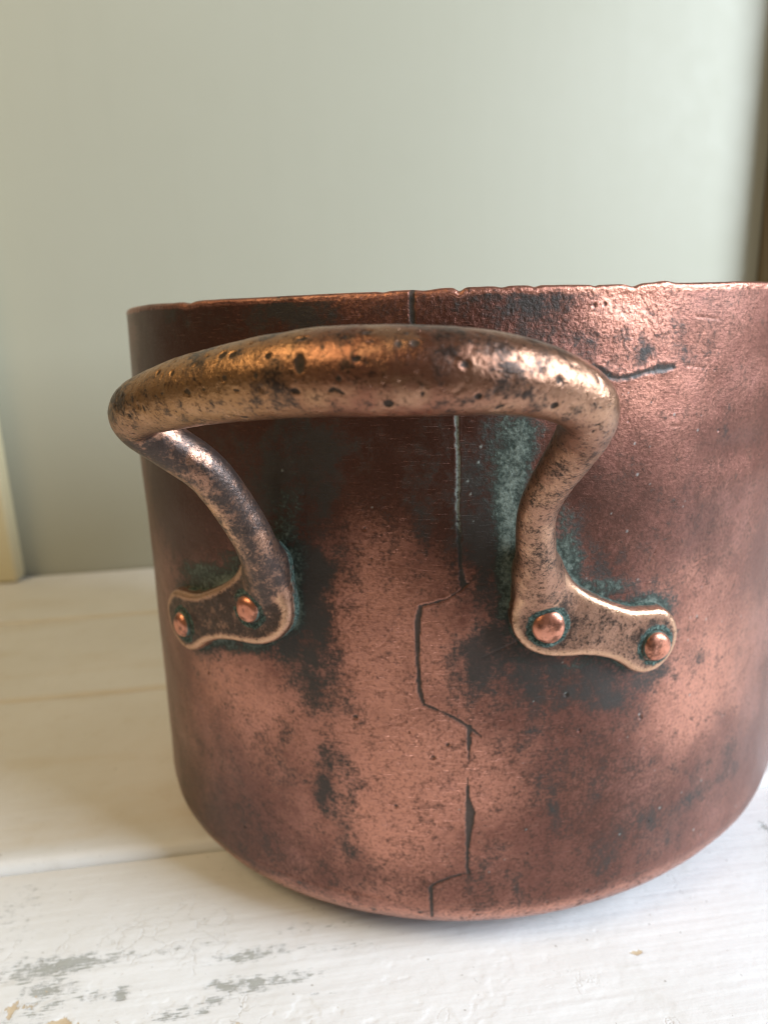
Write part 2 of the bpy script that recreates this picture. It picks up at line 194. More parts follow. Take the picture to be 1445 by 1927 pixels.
def copper_body():
    t = NT('aged_copper')
    dark, brown, green, bright = t.attr('stain_tint'); seam, speck, hammer, pale = t.attr('wear')
    uv = t.n('ShaderNodeUVMap', uv_map='unrolled').outputs[0]
    def mp(sx, sy, rz):
        m = t.n('ShaderNodeMapping'); t.lk(uv, m.inputs[0]); m.inputs['Rotation'].default_value = (0, 0, rz); m.inputs['Scale'].default_value = (sx, sy, 1); return m.outputs[0]
    n0 = t.noise(38, 5, .65); n1 = t.noise(260, 6, .7); n2 = t.noise(1100, 4, .65); n3 = t.noise(3800, 2, .6)
    hs = t.noise(1, 3, .6, mp(110, 2600, .06)); vs = t.noise(1, 3, .6, mp(2400, 120, .03)); ds = t.noise(1, 2, .5, mp(160, 3200, .9)); dt = t.noise(1, 2, .5, mp(160, 3200, -.6))
    grain = t.add(.5, t.mul(t.add(t.add(t.mul(hs, .8), t.mul(n3, .4)), -.6), t.step(t.noise(60, 3, .6), .35, .7, .25, 1.0)))
    # copper tone
    k = t.step(t.add(t.add(bright, t.mul(t.add(n1, -.5), 1.6)), t.mul(t.add(n0, -.5), 2.0)), -.2, 1.0)
    base = t.mix(k, (.205, .084, .062), (.60, .268, .186))
    base = t.mix(t.mul(t.step(n0, .5, .75), .35), base, (.33, .155, .145))
    base = t.mix(t.mul(t.step(t.add(t.mul(grain, .5), t.mul(n2, .5)), .47, .62), .5), base, (.16, .06, .04))
    base = t.mix(t.mul(t.step(n1, .50, .70), .4), base, (.15, .062, .047))
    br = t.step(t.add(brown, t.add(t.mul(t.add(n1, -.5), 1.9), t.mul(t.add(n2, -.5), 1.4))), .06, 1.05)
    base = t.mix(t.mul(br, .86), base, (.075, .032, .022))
    dk = t.mul(t.step(t.add(t.add(t.mul(dark, .95), t.mul(t.add(n1, -.5), 1.6)), t.add(t.mul(t.add(n2, -.5), 1.3), t.mul(t.add(grain, -.5), .8))), .18, 1.12), .92)
    fl = t.step(t.add(t.mul(n2, .6), t.mul(n1, .4)), .565, .65)          # fine dark flecks everywhere
    fl = t.mul(fl, .28)
    dk = t.math('MAXIMUM', dk, fl)
    base = t.mix(dk, base, t.mix(n1, (.011, .013, .010), (.048, .038, .032)))
    gr = t.step(t.add(green, t.add(t.mul(t.add(n1, -.5), 1.3), t.mul(t.add(n2, -.5), 1.0))), .20, 1.0)
    gcol = t.mix(t.step(t.add(t.mul(n2, .9), t.add(t.mul(n1, .8), t.mul(green, .30))), 1.00, 1.58), (.012, .024, .017), (.20, .24, .20))
    base = t.mix(gr, base, gcol)
    base = t.mix(t.mul(seam, .96), base, t.mix(t.step(t.mul(pale, n2), .3, .5), (.026, .026, .021), (.22, .25, .22)))
    base = t.mix(t.mul(speck, .7), base, (.34, .38, .35))
    metal = t.mixf(dk, .92, .35); metal = t.mixf(gr, metal, .0); metal = t.mixf(seam, metal, .1); metal = t.mixf(speck, metal, 0.)
    ro = t.mixf(k, .44, .36); ro = t.add(ro, t.mul(t.add(n1, -.5), .25)); ro = t.mixf(br, ro, .42); ro = t.mixf(dk, ro, .58); ro = t.mixf(gr, ro, .9); ro = t.mixf(seam, ro, .8)
    h = t.add(t.mul(n2, .6), t.mul(grain, .22)); h = t.add(h, t.mul(n3, .25))
    h = t.add(h, t.mul(t.step(ds, .66, .72), -.6)); h = t.add(h, t.mul(t.step(dt, .67, .73), -.6))
    h = t.add(h, t.mul(t.mul(n2, hammer), .9)); h = t.add(h, t.mul(gr, t.mul(n2, .8)))
    t.b.inputs['Coat Weight'].default_value = .28; t.b.inputs['Coat Roughness'].default_value = .30; t.b.inputs['Coat IOR'].default_value = 1.45
    return t.fin(base, metal, ro, t.bump(h, .75, .00026))

def bronze():
    t = NT('cast_bronze')
    dark, pit, green, worn = t.attr('stain_tint'); yel, red, smooth_, spare = t.attr('tone')
    n0 = t.noise(55, 4, .6); n1 = t.noise(330, 5, .7); n2 = t.noise(1300, 4, .65, dist=.6); n3 = t.noise(4200, 2, .5)
    v = t.n('ShaderNodeTexVoronoi', feature='F1'); v.inputs['Scale'].default_value = 520; t.lk(t.co(), v.inputs['Vector'])
    sp = t.math('LESS_THAN', t.add(v.outputs['Distance'], t.mul(n1, .25)), .27)
    base = t.mix(n0, (.34, .18, .125), (.50, .285, .195))
    base = t.mix(t.mul(yel, .75), base, (.43, .235, .105)); base = t.mix(t.mul(red, .7), base, (.24, .085, .06))
    base = t.mix(t.mul(worn, .85), base, (.72, .43, .275))
    base = t.mix(t.mul(t.step(t.add(n2, t.mul(t.add(n1, -.5), .6)), .52, .68), t.mixf(worn, .7, .3)), base, (.06, .032, .021))
    dk = t.step(t.add(dark, t.add(t.mul(t.add(n1, -.5), 2.0), t.mul(t.add(n2, -.5), 1.6))), .15, 1.0)
    base = t.mix(t.mul(dk, .93), base, t.mix(smooth_, (.040, .026, .020), (.060, .046, .042)))
    pt = t.math('MAXIMUM', t.step(pit, .25, .5), t.mul(sp, .3))
    base = t.mix(t.mul(pt, .9), base, (.030, .022, .016))
    gr = t.step(t.add(green, t.add(t.mul(t.add(n1, -.5), .7), t.mul(t.add(n2, -.5), .5))), .3, .8)
    base = t.mix(gr, base, t.mix(t.step(n2, .4, .7), (.010, .026, .021), (.15, .22, .185)))
    metal = t.mixf(dk, .92, .6); metal = t.mixf(gr, metal, .05); metal = t.mixf(pt, metal, .2)
    ro = t.add(.31, t.mul(t.add(n1, -.5), .3)); ro = t.mixf(dk, ro, .34); ro = t.mixf(gr, ro, .85); ro = t.mixf(pt, ro, .7)
    h = t.add(t.mul(n2, .7), t.mul(n1, .8)); h = t.add(h, t.mul(n3, .2)); h = t.add(h, t.mul(sp, -.3)); h = t.add(h, t.mul(gr, n2))
    return t.fin(base, metal, ro, t.bump(h, .6, .00030))

def rivet_copper():
    t = NT('bright_copper')
    n1 = t.noise(420, 4, .6); n2 = t.noise(1700, 3, .6); n0 = t.noise(110, 3, .6)
    base = t.mix(t.step(n0, .35, .7), (.80, .355, .245), (.62, .25, .165)); base = t.mix(t.mul(t.step(n1, .47, .66), .85), base, (.17, .075, .05))
    dirt, a1, a2, a3 = t.attr('stain_tint')
    base = t.mix(t.step(t.add(dirt, t.mul(t.add(n1, -.5), .5)), .4, .8), base, t.mix(n2, (.03, .055, .045), (.20, .28, .24)))
    met = t.mixf(t.step(dirt, .4, .8), .95, .1)
    return t.fin(base, met, t.add(.24, t.mul(n1, .25)), t.bump(t.add(n1, t.mul(n2, .4)), .4, .00025))

def tin():
    t = NT('tinned_lining'); n1 = t.noise(90, 5, .65); n2 = t.noise(700, 4, .6)
    return t.fin(t.mix(n1, (.22, .20, .18), (.50, .48, .45)), .8, t.add(.35, t.mul(n2, .3)), t.bump(n2, .3, .0002))

def white_paint():
    t = NT('chipped_white_paint')
    worn, chip, grime_shade, edge = t.attr('stain_tint')
    n0 = t.noise(14, 5, .6); n1 = t.noise(90, 6, .7); n2 = t.noise(420, 5, .7)
    st = t.noise(1, 5, .7, t.co('Object', (28, 620, 300))); st2 = t.noise(1, 4, .65, t.co('Object', (170, 2300, 700)))
    base = t.mix(t.step(n0, .35, .7), (.82, .82, .82), (.77, .765, .75))
    base = t.mix(t.mul(t.step(n1, .55, .75), .25), base, (.62, .59, .54))
    base = t.mix(t.mul(t.step(t.add(st, t.mul(t.add(n1, -.5), .3)), .60, .74), .25), base, (.56, .53, .48))
    base = t.mix(t.mul(t.step(grime_shade, .1, 1.), t.step(n1, .2, .8, .4, .7)), base, (.66, .57, .43))
    wm = t.step(t.add(t.mul(worn, 1.15), t.mul(t.add(t.mul(t.add(st2, -.5), 5.0), t.mul(t.add(n2, -.5), 4.5)), t.step(worn, .02, .35, .45, 1.))), .45, 1.2)
    base = t.mix(t.mul(wm, .75), base, t.mix(n2, (.07, .085, .065), (.48, .48, .43)))
    cm = t.step(t.add(chip, t.mul(t.add(n2, -.5), 2.4)), .55, .64)
    base = t.mix(cm, base, t.mix(n1, (.55, .40, .22), (.70, .60, .46)))
    base = t.mix(t.step(edge, .3, .9), base, (.17, .13, .085))
    vo = t.n('ShaderNodeTexVoronoi', feature='DISTANCE_TO_EDGE'); vo.inputs['Scale'].default_value = 70
    wv = t.n('ShaderNodeVectorMath', operation='ADD'); t.lk(t.co(), wv.inputs[0]); nv = t.n('ShaderNodeTexNoise'); nv.inputs['Scale'].default_value = 120; nv.inputs['Detail'].default_value = 4; t.lk(t.co(), nv.inputs['Vector'])
    sv = t.n('ShaderNodeVectorMath', operation='SCALE'); t.lk(nv.outputs['Color'], sv.inputs[0]); sv.inputs['Scale'].default_value = .03; t.lk(sv.outputs[0], wv.inputs[1]); t.lk(wv.outputs[0], vo.inputs['Vector'])
    crk = t.mul(t.step(vo.outputs['Distance'], .035, .008), t.step(t.noise(26, 3, .6), .56, .68))
    base = t.mix(t.mul(crk, .12), base, (.40, .35, .28))
    fleck = t.step(t.noise(650, 2, .5), .735, .76)
    base = t.mix(t.mul(fleck, .6), base, (.22, .19, .15))
    ro = t.mixf(wm, t.add(.38, t.mul(n1, .2)), .75); ro = t.mixf(cm, ro, .8)
    h = t.add(t.mul(st, .5), t.mul(n2, .35)); h = t.add(h, t.mul(crk, -.35)); h = t.add(h, t.mul(wm, -.5)); h = t.add(h, t.mul(cm, -1.2)); h = t.add(h, t.mul(n1, .5))
    return t.fin(base, 0., ro, t.bump(h, .55, .0005), .4)

def wall_paint(name, a, b, rough=.42):
    t = NT(name)
    n0 = t.noise(5, 4, .55); st = t.noise(1, 5, .6, t.co('Object', (60, 60, 4))); n1 = t.noise(70, 4, .6)
    base = t.mix(n0, a, b); base = t.mix(t.mul(t.step(st, .5, .8), .05), base, tuple(v*.72 for v in a))
    return t.fin(base, 0., t.add(rough, t.mul(n1, .15)), t.bump(t.add(t.mul(st, .4), t.mul(n1, .3)), .25, .001), .4)

M_COP, M_BRZ, M_RIV, M_TIN, M_WHITE = copper_body(), bronze(), rivet_copper(), tin(), white_paint()
M_WALL = wall_paint('grey_green_paint', (.38, .375, .295), (.42, .415, .335))
M_TRIM = wall_paint('cream_paint', (.66, .58, .36), (.70, .62, .42))
M_SIDE = wall_paint('brown_wood', (.16, .12, .07), (.22, .17, .10), .6)

# ------------------------------------------------------------------ setting: planks, wall
def turned(u, n, z):          # plank / wall frame -> world
    return np.stack([u*math.cos(TA)-n*math.sin(TA), u*math.sin(TA)+n*math.cos(TA), z], -1)
top = empty('tabletop'); top['kind'] = 'structure'; top.rotation_euler.z = TA
top['label'] = 'chipped white painted plank surface under the copper pot'
def axis(a, b, fine, coarse, f0, f1):
    L = list(np.arange(a, f0, coarse))+list(np.arange(max(a, f0), min(b, f1), fine))+list(np.arange(max(f1, a), b, coarse))+[b]
    return np.array(sorted(set(np.round(L, 5))))
def plank(n0, n1, u0, u1, zt, fine, fu, fn, seed, yellow=0.):
    g = 0.0001; re = 0.0036; re1 = .0008 if seed == 2 else re
    u = axis(u0, u1, fine, .006, *fu); n = axis(n0+g+re, n1-g-re1, fine, .004, *fn)
    e = np.linspace(0, 1, 7)[:-1]
    nn = np.concatenate([[n0+g], n0+g+re*(1-np.cos(e*math.pi/2)), n, (n1-g-re1*(1-np.cos(e*math.pi/2)))[::-1], [n1-g]])
    dz = np.concatenate([[-.018], -re*(1-np.sin(e*math.pi/2)), 0*n, (-re1*(1-np.sin(e*math.pi/2)))[::-1], [-.018]])
    U, N = np.meshgrid(u, nn); Z = np.repeat(dz[:, None], len(u), 1)
    um, nm = U*1000, N*1000
    br = fbm(um/45, nm/1.6, seed, 4); lump = fbm(um/16, nm/9, seed+9, 4)
    worn = blobs(um, nm, TWORN, 1.0); chip = blobs(um, nm, TCHIP, 1.0)
    fl = fbm(um/7, nm/4.5, seed+20, 5); flake = ss(.64, .67, fl+chip*.12+(-nm-95)*.0004)*ss(-85, -125, nm)*ss(60, -80, um)
    ed = np.minimum(N-n0, n1-N)*1000
    edge = ss(.6, .2, ed+(br-.5)*.8)*.6*(seed != 2)*((seed != 3) | (N > 0))
    relief = (br-.5)*.16+(lump-.5)*.35-.12*ss(.4, .8, chip)-.10*flake-.10*ss(.3, 1, worn)*fbm(um/3, nm/.9, seed+5, 3)
    Z = Z+zt+relief/1000*(dz[:, None] > -.01)
    V = np.stack([U, N, Z], -1).reshape(-1, 3)
    grime_shade = ss(.45, .8, fbm(um/60, nm/14, seed+31, 4))*.25+ss(6, 0, ed)*.4*(seed != 3)+yellow*(ss(2.5, 11, (N-n0)*1000) if seed == 3 else 1.)  # yellow paints in the rear planks' warm shade, sparing the lit front lip
    o = mesh('plank', V, grid_faces(len(nn), len(u)), M_WHITE, top)
    attr(o, 'stain_tint', np.stack([worn, chip*.9+flake*.22, grime_shade, edge], -1))
    return o
plank(-.300, -.177, -.60, .60, -.0005, .01, (-.3, .3), (-.30, -.17), 1)
plank(-.177, -.0600, -.60, .60, -.0042, .0004, (-.175, .135), (-.158, -.06), 2)
plank(-.0600, .0570, -.60, .60, -.0002, .0009, (-.26, .20), (-.06, .057), 3, 0.45)
plank(.0570, .1600, -.60, .60, -.0003, .0014, (-.32, .30), (.057, .16), 4, 0.35)
plank(.1600, .2520, -.60, .60, -.0002, .003, (-.34, .30), (.16, .25), 5, 0.25)

def slab(name, u0, u1, n0, n1, z0, z1, mat, parent=None, bev=.002):
    import bmesh
    bm = bmesh.new(); bmesh.ops.create_cube(bm, size=1)
    for v in bm.verts: v.co = ((u0+u1)/2+v.co.x*(u1-u0), (n0+n1)/2+v.co.y*(n1-n0), (z0+z1)/2+v.co.z*(z1-z0))
    bmesh.ops.bevel(bm, geom=bm.edges[:], offset=bev, segments=3, affect='EDGES', profile=.5)
    me = bpy.data.meshes.new(name); bm.to_mesh(me); bm.free(); me.materials.append(mat)
    for q in me.polygons: q.use_smooth = False
    o = bpy.data.objects.new(name, me); col.objects.link(o)
    if parent: o.parent = parent
    else: o.rotation_euler.z = TA
    return o
wb = slab('wall_back', -.70, .286, .2525, .275, -.03, .80, M_WALL); wb['kind'] = 'structure'; wb['label'] = 'smooth grey green painted back wall behind the pot'
slab('batten', -.2895, -.2725, .236, .2522, .0002, .80, M_TRIM, wb, .003)
wr_ = slab('wall_right', .2865, .31, .228, .275, .0005, .80, M_SIDE); wr_['kind'] = 'structure'; wr_['label'] = 'dark brown side panel at the right end of the wall'

# ------------------------------------------------------------------ the pot
pot = empty('copper_pot'); pot['label'] = 'old round copper pot with dovetailed side seam and cast handle on white planks'; pot['category'] = 'pot'
def wallr(az, z):              # az degrees from the front, z metres
    th = np.radians(az)-np.pi/2
    return R*(1+TAPER*np.clip(z/HP, 0, 1))*(1+EX*np.cos(2*th)+EA*np.sin(2*th))
def pot_xyz(az, r, z):
    a = np.radians(az); return np.stack([r*np.sin(a), -r*np.cos(a), z], -1)
PR = smooth_poly([(a*MMD, z) for a, z in PLATE], 2)
MID = -8.4
PL = [((2*MID)*MMD-x, z) for x, z in PR]

az = np.concatenate([np.arange(-76, 62, .155), np.arange(62, 284, 1.5)])
nb, na, nr = 14, 46, 9
zw = np.arange(RC, HP-.0009, .00033)
prof = [(t*1.0, 0, 0) for t in np.linspace(0.02, 1, nb, endpoint=False)]          # base: fraction of inner radius
rows_r, rows_z, rows_k = [], [], []
for t in np.linspace(.03, 1, nb, endpoint=False): rows_r.append(('b', t)); rows_z.append(0.0)
for a in np.linspace(0, math.pi/2, na, endpoint=False): rows_r.append(('c', math.sin(a))); rows_z.append(RC-RC*math.cos(a))
for z in zw: rows_r.append(('w', 0)); rows_z.append(z)
rt = .00125
for a in np.linspace(0, math.pi, nr): rows_r.append(('r', 1-math.cos(a))); rows_z.append(HP-.0009+.0009*math.sin(a))
nrow = len(rows_r); A = np.repeat(az[None], nrow, 0).astype(np.float64); Z0 = np.repeat(np.array(rows_z)[:, None], len(az), 1)
Wr = wallr(A, np.maximum(Z0, RC)); RR = Wr.copy()
for i, (k, q) in enumerate(rows_r):
    if k == 'b': RR[i] = (Wr[i]-RC)*q
    elif k == 'c': RR[i] = Wr[i]-RC+RC*q
    elif k == 'r': RR[i] = Wr[i]-rt*q
isw = np.array([1. if k in 'wr' else (.6 if k == 'c' else 0) for k, q in rows_r])[:, None]
ZM = Z0*1000; X = A*MMD
# relief, mm outwards
seamd = strokes(A, ZM, SEAM)+(fbm(X/1.2, ZM/1.2, 70, 3)-.5)*.5
foldd = strokes(A, ZM, FOLD)+(fbm(X/1.0, ZM/1.0, 71, 3)-.5)*.7
scrd = strokes(A, ZM, SCRATCH)
rng = np.random.default_rng(4)
rs = []
for _ in range(190):
    a0, z0 = rng.uniform(-60, 40), rng.uniform(6, 170); L = rng.exponential(5)+1.5; th = rng.choice([rng.normal(0, .25), rng.uniform(0, 3.14)])
    rs.append([(a0, z0, rng.uniform(.05, .22)), (a0+L*math.cos(th)/MMD, z0+L*math.sin(th), .05)])
rscr = strokes(A, ZM, rs)
ham = ss(148, 170, ZM)*ss(-30, -18, A)*ss(30, 22, A)
hamn = fbm(X/.9, ZM/.9, 80, 2)
rel = (fbm(X/38, ZM/38, 50, 3)-.5)*1.5+(fbm(X/9, ZM/9, 53, 3)-.5)*.16
rel += ham*((hamn-.5)*.13)
for a, z, sa, sz, amp in DENT: rel -= amp*np.exp(-.5*(((A-a)*MMD/sa)**2+((ZM-z)/sz)**2))
seam = ss(.12, -.10, seamd); fold = ss(.45, -.45, foldd)
rel -= seam*.22; rel += .06*np.exp(-np.maximum(seamd, 0)**2/.5)*(1-seam)
rel -= fold*.15; rel += .09*np.exp(-np.maximum(foldd, 0)**2/1.6)*(1-fold)
rel -= .07*ss(.16, -.05, scrd)+.05*ss(.16, -.05, rscr)
pitm = np.zeros_like(rel)
def stamp(a, z, r, f):
    s = (np.abs(A[0]-a)*MMD < 3*r+.5); q = np.where(np.abs(ZM[:, 0]-z) < 3*r+.5)[0]
    if not s.any() or not len(q): return
    c = np.where(s)[0]; ix = np.ix_(q, c); d = np.hypot((A[ix]-a)*MMD, ZM[ix]-z); f(ix, d, r)
def pitf(ix, d, r):
    m = ss(r, r*.45, d); rel[ix] -= m*min(.28, r*.4); rel[ix] += .06*np.exp(-((d-r*1.15)/(.3*r))**2); pitm[ix] = np.maximum(pitm[ix], m)
for a, z, r in PIT: stamp(a, z, r*.75, pitf)
for _ in range(170): stamp(rng.uniform(-60, 45), rng.uniform(6, 172), .18+rng.exponential(.12), pitf)
for _ in range(260): stamp(rng.uniform(-60, 60), rng.uniform(2.5, 10), rng.uniform(.2, .7), pitf)
speck = np.zeros_like(rel)
def spf(ix, d, r): speck[ix] = np.maximum(speck[ix], ss(r, r*.3, d+rng.uniform(-.2, .2)*r)); rel[ix] += .06*ss(r, 0, d)
for a, z, r in SPECK: stamp(a, z, min(.42, max(.22, r*.8)), spf)
for _ in range(60): stamp(rng.choice([rng.normal(25, 8), rng.normal(2, 6)]), rng.uniform(10, 165), rng.uniform(.13, .26), spf)
# ragged top edge
rimn = (fbm(az[None]*MMD/6, 0*az[None], 90, 3)[0]-.5)*.18+(fbm(az[None]*MMD/25, 0*az[None], 92, 2)[0]-.5)*.6
for a, wd, dp in [(-1.2, .5, .8), (-5.0, 1.2, .35), (7.2, .5, .35), (19.6, .9, .7), (-35.5, 1.0, .45), (3.5, .6, .3), (14.5, .4, .3), (24.0, 1.2, -.4), (-9.5, .5, .25)]:
    rimn -= dp*np.exp(-((az-a)/wd)**2)
wob = ss(HP-.012, HP, Z0)*rimn[None]/1000
lip = ss(HP-.0022, HP-.0004, Z0)*(fbm(X/1.7, ZM/1.7, 95, 3)-.45)*.7
RR = RR+(rel*isw+lip*np.array([1 if k == 'w' else 0 for k, q in rows_r])[:, None])/1000
V = pot_xyz(A, RR, Z0+wob)
# stains, with reflections painted into brown and bright
wx = (fbm(X/14, ZM/14, 11, 3)-.5)*14; wz = (fbm(X/14, ZM/14, 15, 3)-.5)*14
Aw, Zw = A+wx/MMD*.6, ZM+wz*.6
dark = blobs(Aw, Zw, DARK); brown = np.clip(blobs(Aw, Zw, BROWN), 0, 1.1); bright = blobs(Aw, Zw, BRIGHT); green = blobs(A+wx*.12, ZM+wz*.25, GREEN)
blot = fbm(X/7, ZM/11, 21, 5); streak = fbm(X/3.5, ZM/26, 25, 4)
dark = np.clip(dark, 0, 1.15)*(.5+.65*ss(.25, .75, blot))+(ss(.5, .8, blot)*.22+ss(.5, .8, streak)*.16)
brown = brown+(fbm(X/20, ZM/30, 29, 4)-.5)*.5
sd = np.minimum(poly_sdf(X, ZM, PR), poly_sdf(X, ZM, PL))
ring = np.exp(-np.maximum(sd-.2, 0)/1.5)
gn = fbm(X/5, ZM/5, 33, 4)
dark = np.maximum(dark, np.exp(-np.maximum(sd-1, 0)/5.0)*.95*ss(.15, .55, gn+.12))
green = green+ring*.95*ss(.25, .55, gn)+.4*np.exp(-np.maximum(sd, 0)/.7)
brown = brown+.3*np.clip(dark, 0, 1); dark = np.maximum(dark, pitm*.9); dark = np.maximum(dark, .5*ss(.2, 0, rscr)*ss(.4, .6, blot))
dark = np.maximum(dark, .8*np.exp(-(np.maximum(foldd, 0)/.8)**2))
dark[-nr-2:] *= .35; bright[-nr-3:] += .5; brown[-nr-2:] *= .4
basec = ss(1.5, 4., ZM)*ss(12.5, 8.5, ZM+(fbm(X/6, ZM/6, 99, 3)-.5)*4)                                   # the worn bottom edge
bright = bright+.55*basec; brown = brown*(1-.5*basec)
(pa0, pz0), (pa1, pz1) = PALE
pale = ss(pz1-6, pz1+16, ZM)*ss(160, 156, ZM)*ss(5, 3, np.abs(A))
body = mesh('body', V.reshape(-1, 3), grid_faces(nrow, len(az), True), M_COP, pot)
attr(body, 'stain_tint', np.stack([dark, brown, green, bright], -1)); attr(body, 'wear', np.stack([np.maximum(seam*.95, fold*.85), speck, ham, pale], -1))
uvl = body.data.uv_layers.new(name='unrolled'); li = np.empty(len(body.data.loops), np.int32); body.data.loops.foreach_get('vertex_index', li)
UV = np.stack([X.ravel()[li]/1000, ZM.ravel()[li]/1000], -1).astype(np.float32); uvl.data.foreach_set('uv', UV.ravel())
# tinned inside
ai = np.arange(0, 360, 1.5); zi = [HP-.0012, HP-.004, HP-.02, .12, .08, .04, .02, .012, .008, .006, .0055, .0052, .0051]
off = [.0024, .0027, .0027, .0027, .0027, .0027, .0027, .0035, .006, .010, .016, .05, .11]
AI = np.repeat(ai[None], len(zi), 0); ZI = np.repeat(np.array(zi)[:, None], len(ai), 1)
mesh('tin_lining', pot_xyz(AI, wallr(AI, ZI)-np.array(off)[:, None], ZI).reshape(-1, 3), grid_faces(len(zi), len(ai), True), M_TIN, pot)

# ------------------------------------------------------------------ handle: one cast piece grown from a distance field
eo = np.array([math.sin(PHI), -math.cos(PHI), 0]); et = np.array([math.cos(PHI), math.sin(PHI), 0])
S = np.array(SPINE, np.float64)
def catmull(S, step=.7):
    P = np.vstack([2*S[0]-S[1], S, 2*S[-1]-S[-2]]); out = []
    for i in range(1, len(P)-2):
        L = np.linalg.norm((P[i+1]-P[i])[:3]); m = max(2, int(L/step)); t = np.linspace(0, 1, m, endpoint=False)[:, None]
        a, b, c, d = P[i-1], P[i], P[i+1], P[i+2]
        out.append(.5*((2*b)+(-a+c)*t+(2*a-5*b+4*c-d)*t*t+(-a+3*b-3*c+d)*t**3))
    return np.vstack(out+[S[-1:]])
C = catmull(S)
for _ in range(12): C[1:-1] = .5*C[1:-1]+.25*(C[:-2]+C[2:])
h = .5
lo = np.array([-80., 84., 74.]); nx = np.array([318, 182, 202])
g = [lo[i]+h*np.arange(nx[i], dtype=np.float32) for i in range(3)]
T = np.full(nx, 6., np.float32)
for t, o, z, r in C:
    m = r+4; i0 = np.maximum(((np.array([t, o, z])-m-lo)/h).astype(int), 0); i1 = np.minimum(i0+int(2*m/h)+2, nx)
    dx = (g[0][i0[0]:i1[0]]-t)**2; dy = (g[1][i0[1]:i1[1]]-o)**2; dz = (g[2][i0[2]:i1[2]]-z)**2
    d = np.sqrt(dx[:, None, None]+dy[None, :, None]+dz[None, None, :])-np.float32(r)
    s = (slice(i0[0], i1[0]), slice(i0[1], i1[1]), slice(i0[2], i1[2])); T[s] = np.minimum(T[s], d)
kz = int((124-lo[2])/h)
def wall_h(Pm):      # handle-frame mm -> (x along the wall in mm, height above the wall in mm)
    Wx = (Pm[..., 0, None]*et+Pm[..., 1, None]*eo)/1000
    a = np.degrees(np.arctan2(Wx[..., 0], -Wx[..., 1])); rr = np.hypot(Wx[..., 0], Wx[..., 1])
    return a*MMD, (rr-wallr(a, Pm[..., 2]/1000))*1000
G2 = np.stack(np.meshgrid(g[0], g[1], indexing='ij'), -1)
PLT = np.full(nx, 6., np.float32)
sx = np.arange(-110, 80, .25); sz = np.arange(70, 126, .25)
SX, SZ = np.meshgrid(sx, sz, indexing='ij')
SDF2 = np.minimum(poly_sdf(SX, SZ, PR), poly_sdf(SX, SZ, PL))
def sd2(x, z):
    fx = np.clip((x-sx[0])/.25, 0, len(sx)-1.01); fz = np.clip((z-sz[0])/.25, 0, len(sz)-1.01); i = fx.astype(int); j = fz.astype(int); fx = fx-i; fz = fz-j
    return (SDF2[i, j]*(1-fx)+SDF2[i+1, j]*fx)*(1-fz)+(SDF2[i, j+1]*(1-fx)+SDF2[i+1, j+1]*fx)*fz
for k in range(kz):
    P3 = np.concatenate([G2, np.full(G2.shape[:2]+(1,), g[2][k])], -1); x, hh = wall_h(P3)
    d2 = sd2(x, np.full(x.shape, g[2][k])); rr = 1.3
    flare = np.clip((hh-.5)*.10, 0, .6)          # sides lean in a little towards the face
    q1 = d2+flare+rr; q2 = np.abs(hh-1.6)-3.0+rr
    PLT[:, :, k] = np.hypot(np.maximum(q1, 0), np.maximum(q2, 0))+np.minimum(np.maximum(q1, q2), 0)-rr
kk = 5.0; hb = np.clip(.5+.5*(PLT-T)/kk, 0, 1)
VOL = PLT*(1-hb)+T*hb-kk*hb*(1-hb)
VOL = np.minimum(VOL, np.minimum(T, PLT))
def surface_nets(vol):
    n = np.array(vol.shape); ins = vol < 0
    cs = np.zeros(n-1, np.int8)
    for dx in (0, 1):
        for dy in (0, 1):
            for dz in (0, 1): cs += ins[dx:n[0]-1+dx, dy:n[1]-1+dy, dz:n[2]-1+dz]
    act = (cs > 0) & (cs < 8); idx = np.full(n-1, -1, np.int32); ii = np.argwhere(act); idx[act] = np.arange(len(ii))
    acc = np.zeros((len(ii), 3)); cnt = np.zeros(len(ii))
    for ax in range(3):
        b1, b2 = [b for b in range(3) if b != ax]
        for p in (0, 1):
            for q in (0, 1):
                o0 = ii.copy(); o0[:, b1] += p; o0[:, b2] += q; o1 = o0.copy(); o1[:, ax] += 1
                v0 = vol[tuple(o0.T)]; v1 = vol[tuple(o1.T)]; m = (v0 < 0) != (v1 < 0)
                t = np.where(m, v0/np.where(m, v0-v1, 1), 0); pt = (o0-0).astype(float); pt[:, ax] += t
                acc[m] += pt[m]; cnt[m] += 1
    V = acc/cnt[:, None]; F = []
    for ax in range(3):
        b1, b2 = [(1, 2), (2, 0), (0, 1)][ax]
        sl0 = [slice(1, n[i]-1) for i in range(3)]; sl0[ax] = slice(0, n[ax]-1); sl1 = list(sl0); sl1[ax] = slice(1, n[ax])
        a = ins[tuple(sl0)]; b = ins[tuple(sl1)]; e = np.argwhere(a != b); e0 = e+1; e0[:, ax] -= 1
        fl = a[tuple(e.T)]
        def at(p, q):
            c = e0.copy(); c[:, b1] -= p; c[:, b2] -= q; return idx[tuple(c.T)]
        quad = np.stack([at(1, 1), at(0, 1), at(0, 0), at(1, 0)], -1); quad[~fl] = quad[~fl][:, ::-1]; F.append(quad)
    return V, np.concatenate(F)
HV, HF = surface_nets(VOL)
HM = lo+HV*h                                   # handle frame, mm
for _ in range(2):                              # light relaxing
    acc = np.zeros_like(HM); cnt = np.zeros(len(HM))
    for a, b in ((0, 1), (1, 2), (2, 3), (3, 0)):
        np.add.at(acc, HF[:, a], HM[HF[:, b]]); np.add.at(acc, HF[:, b], HM[HF[:, a]]); np.add.at(cnt, HF[:, a], 1); np.add.at(cnt, HF[:, b], 1)
    HM = .5*HM+.5*acc/cnt[:, None]
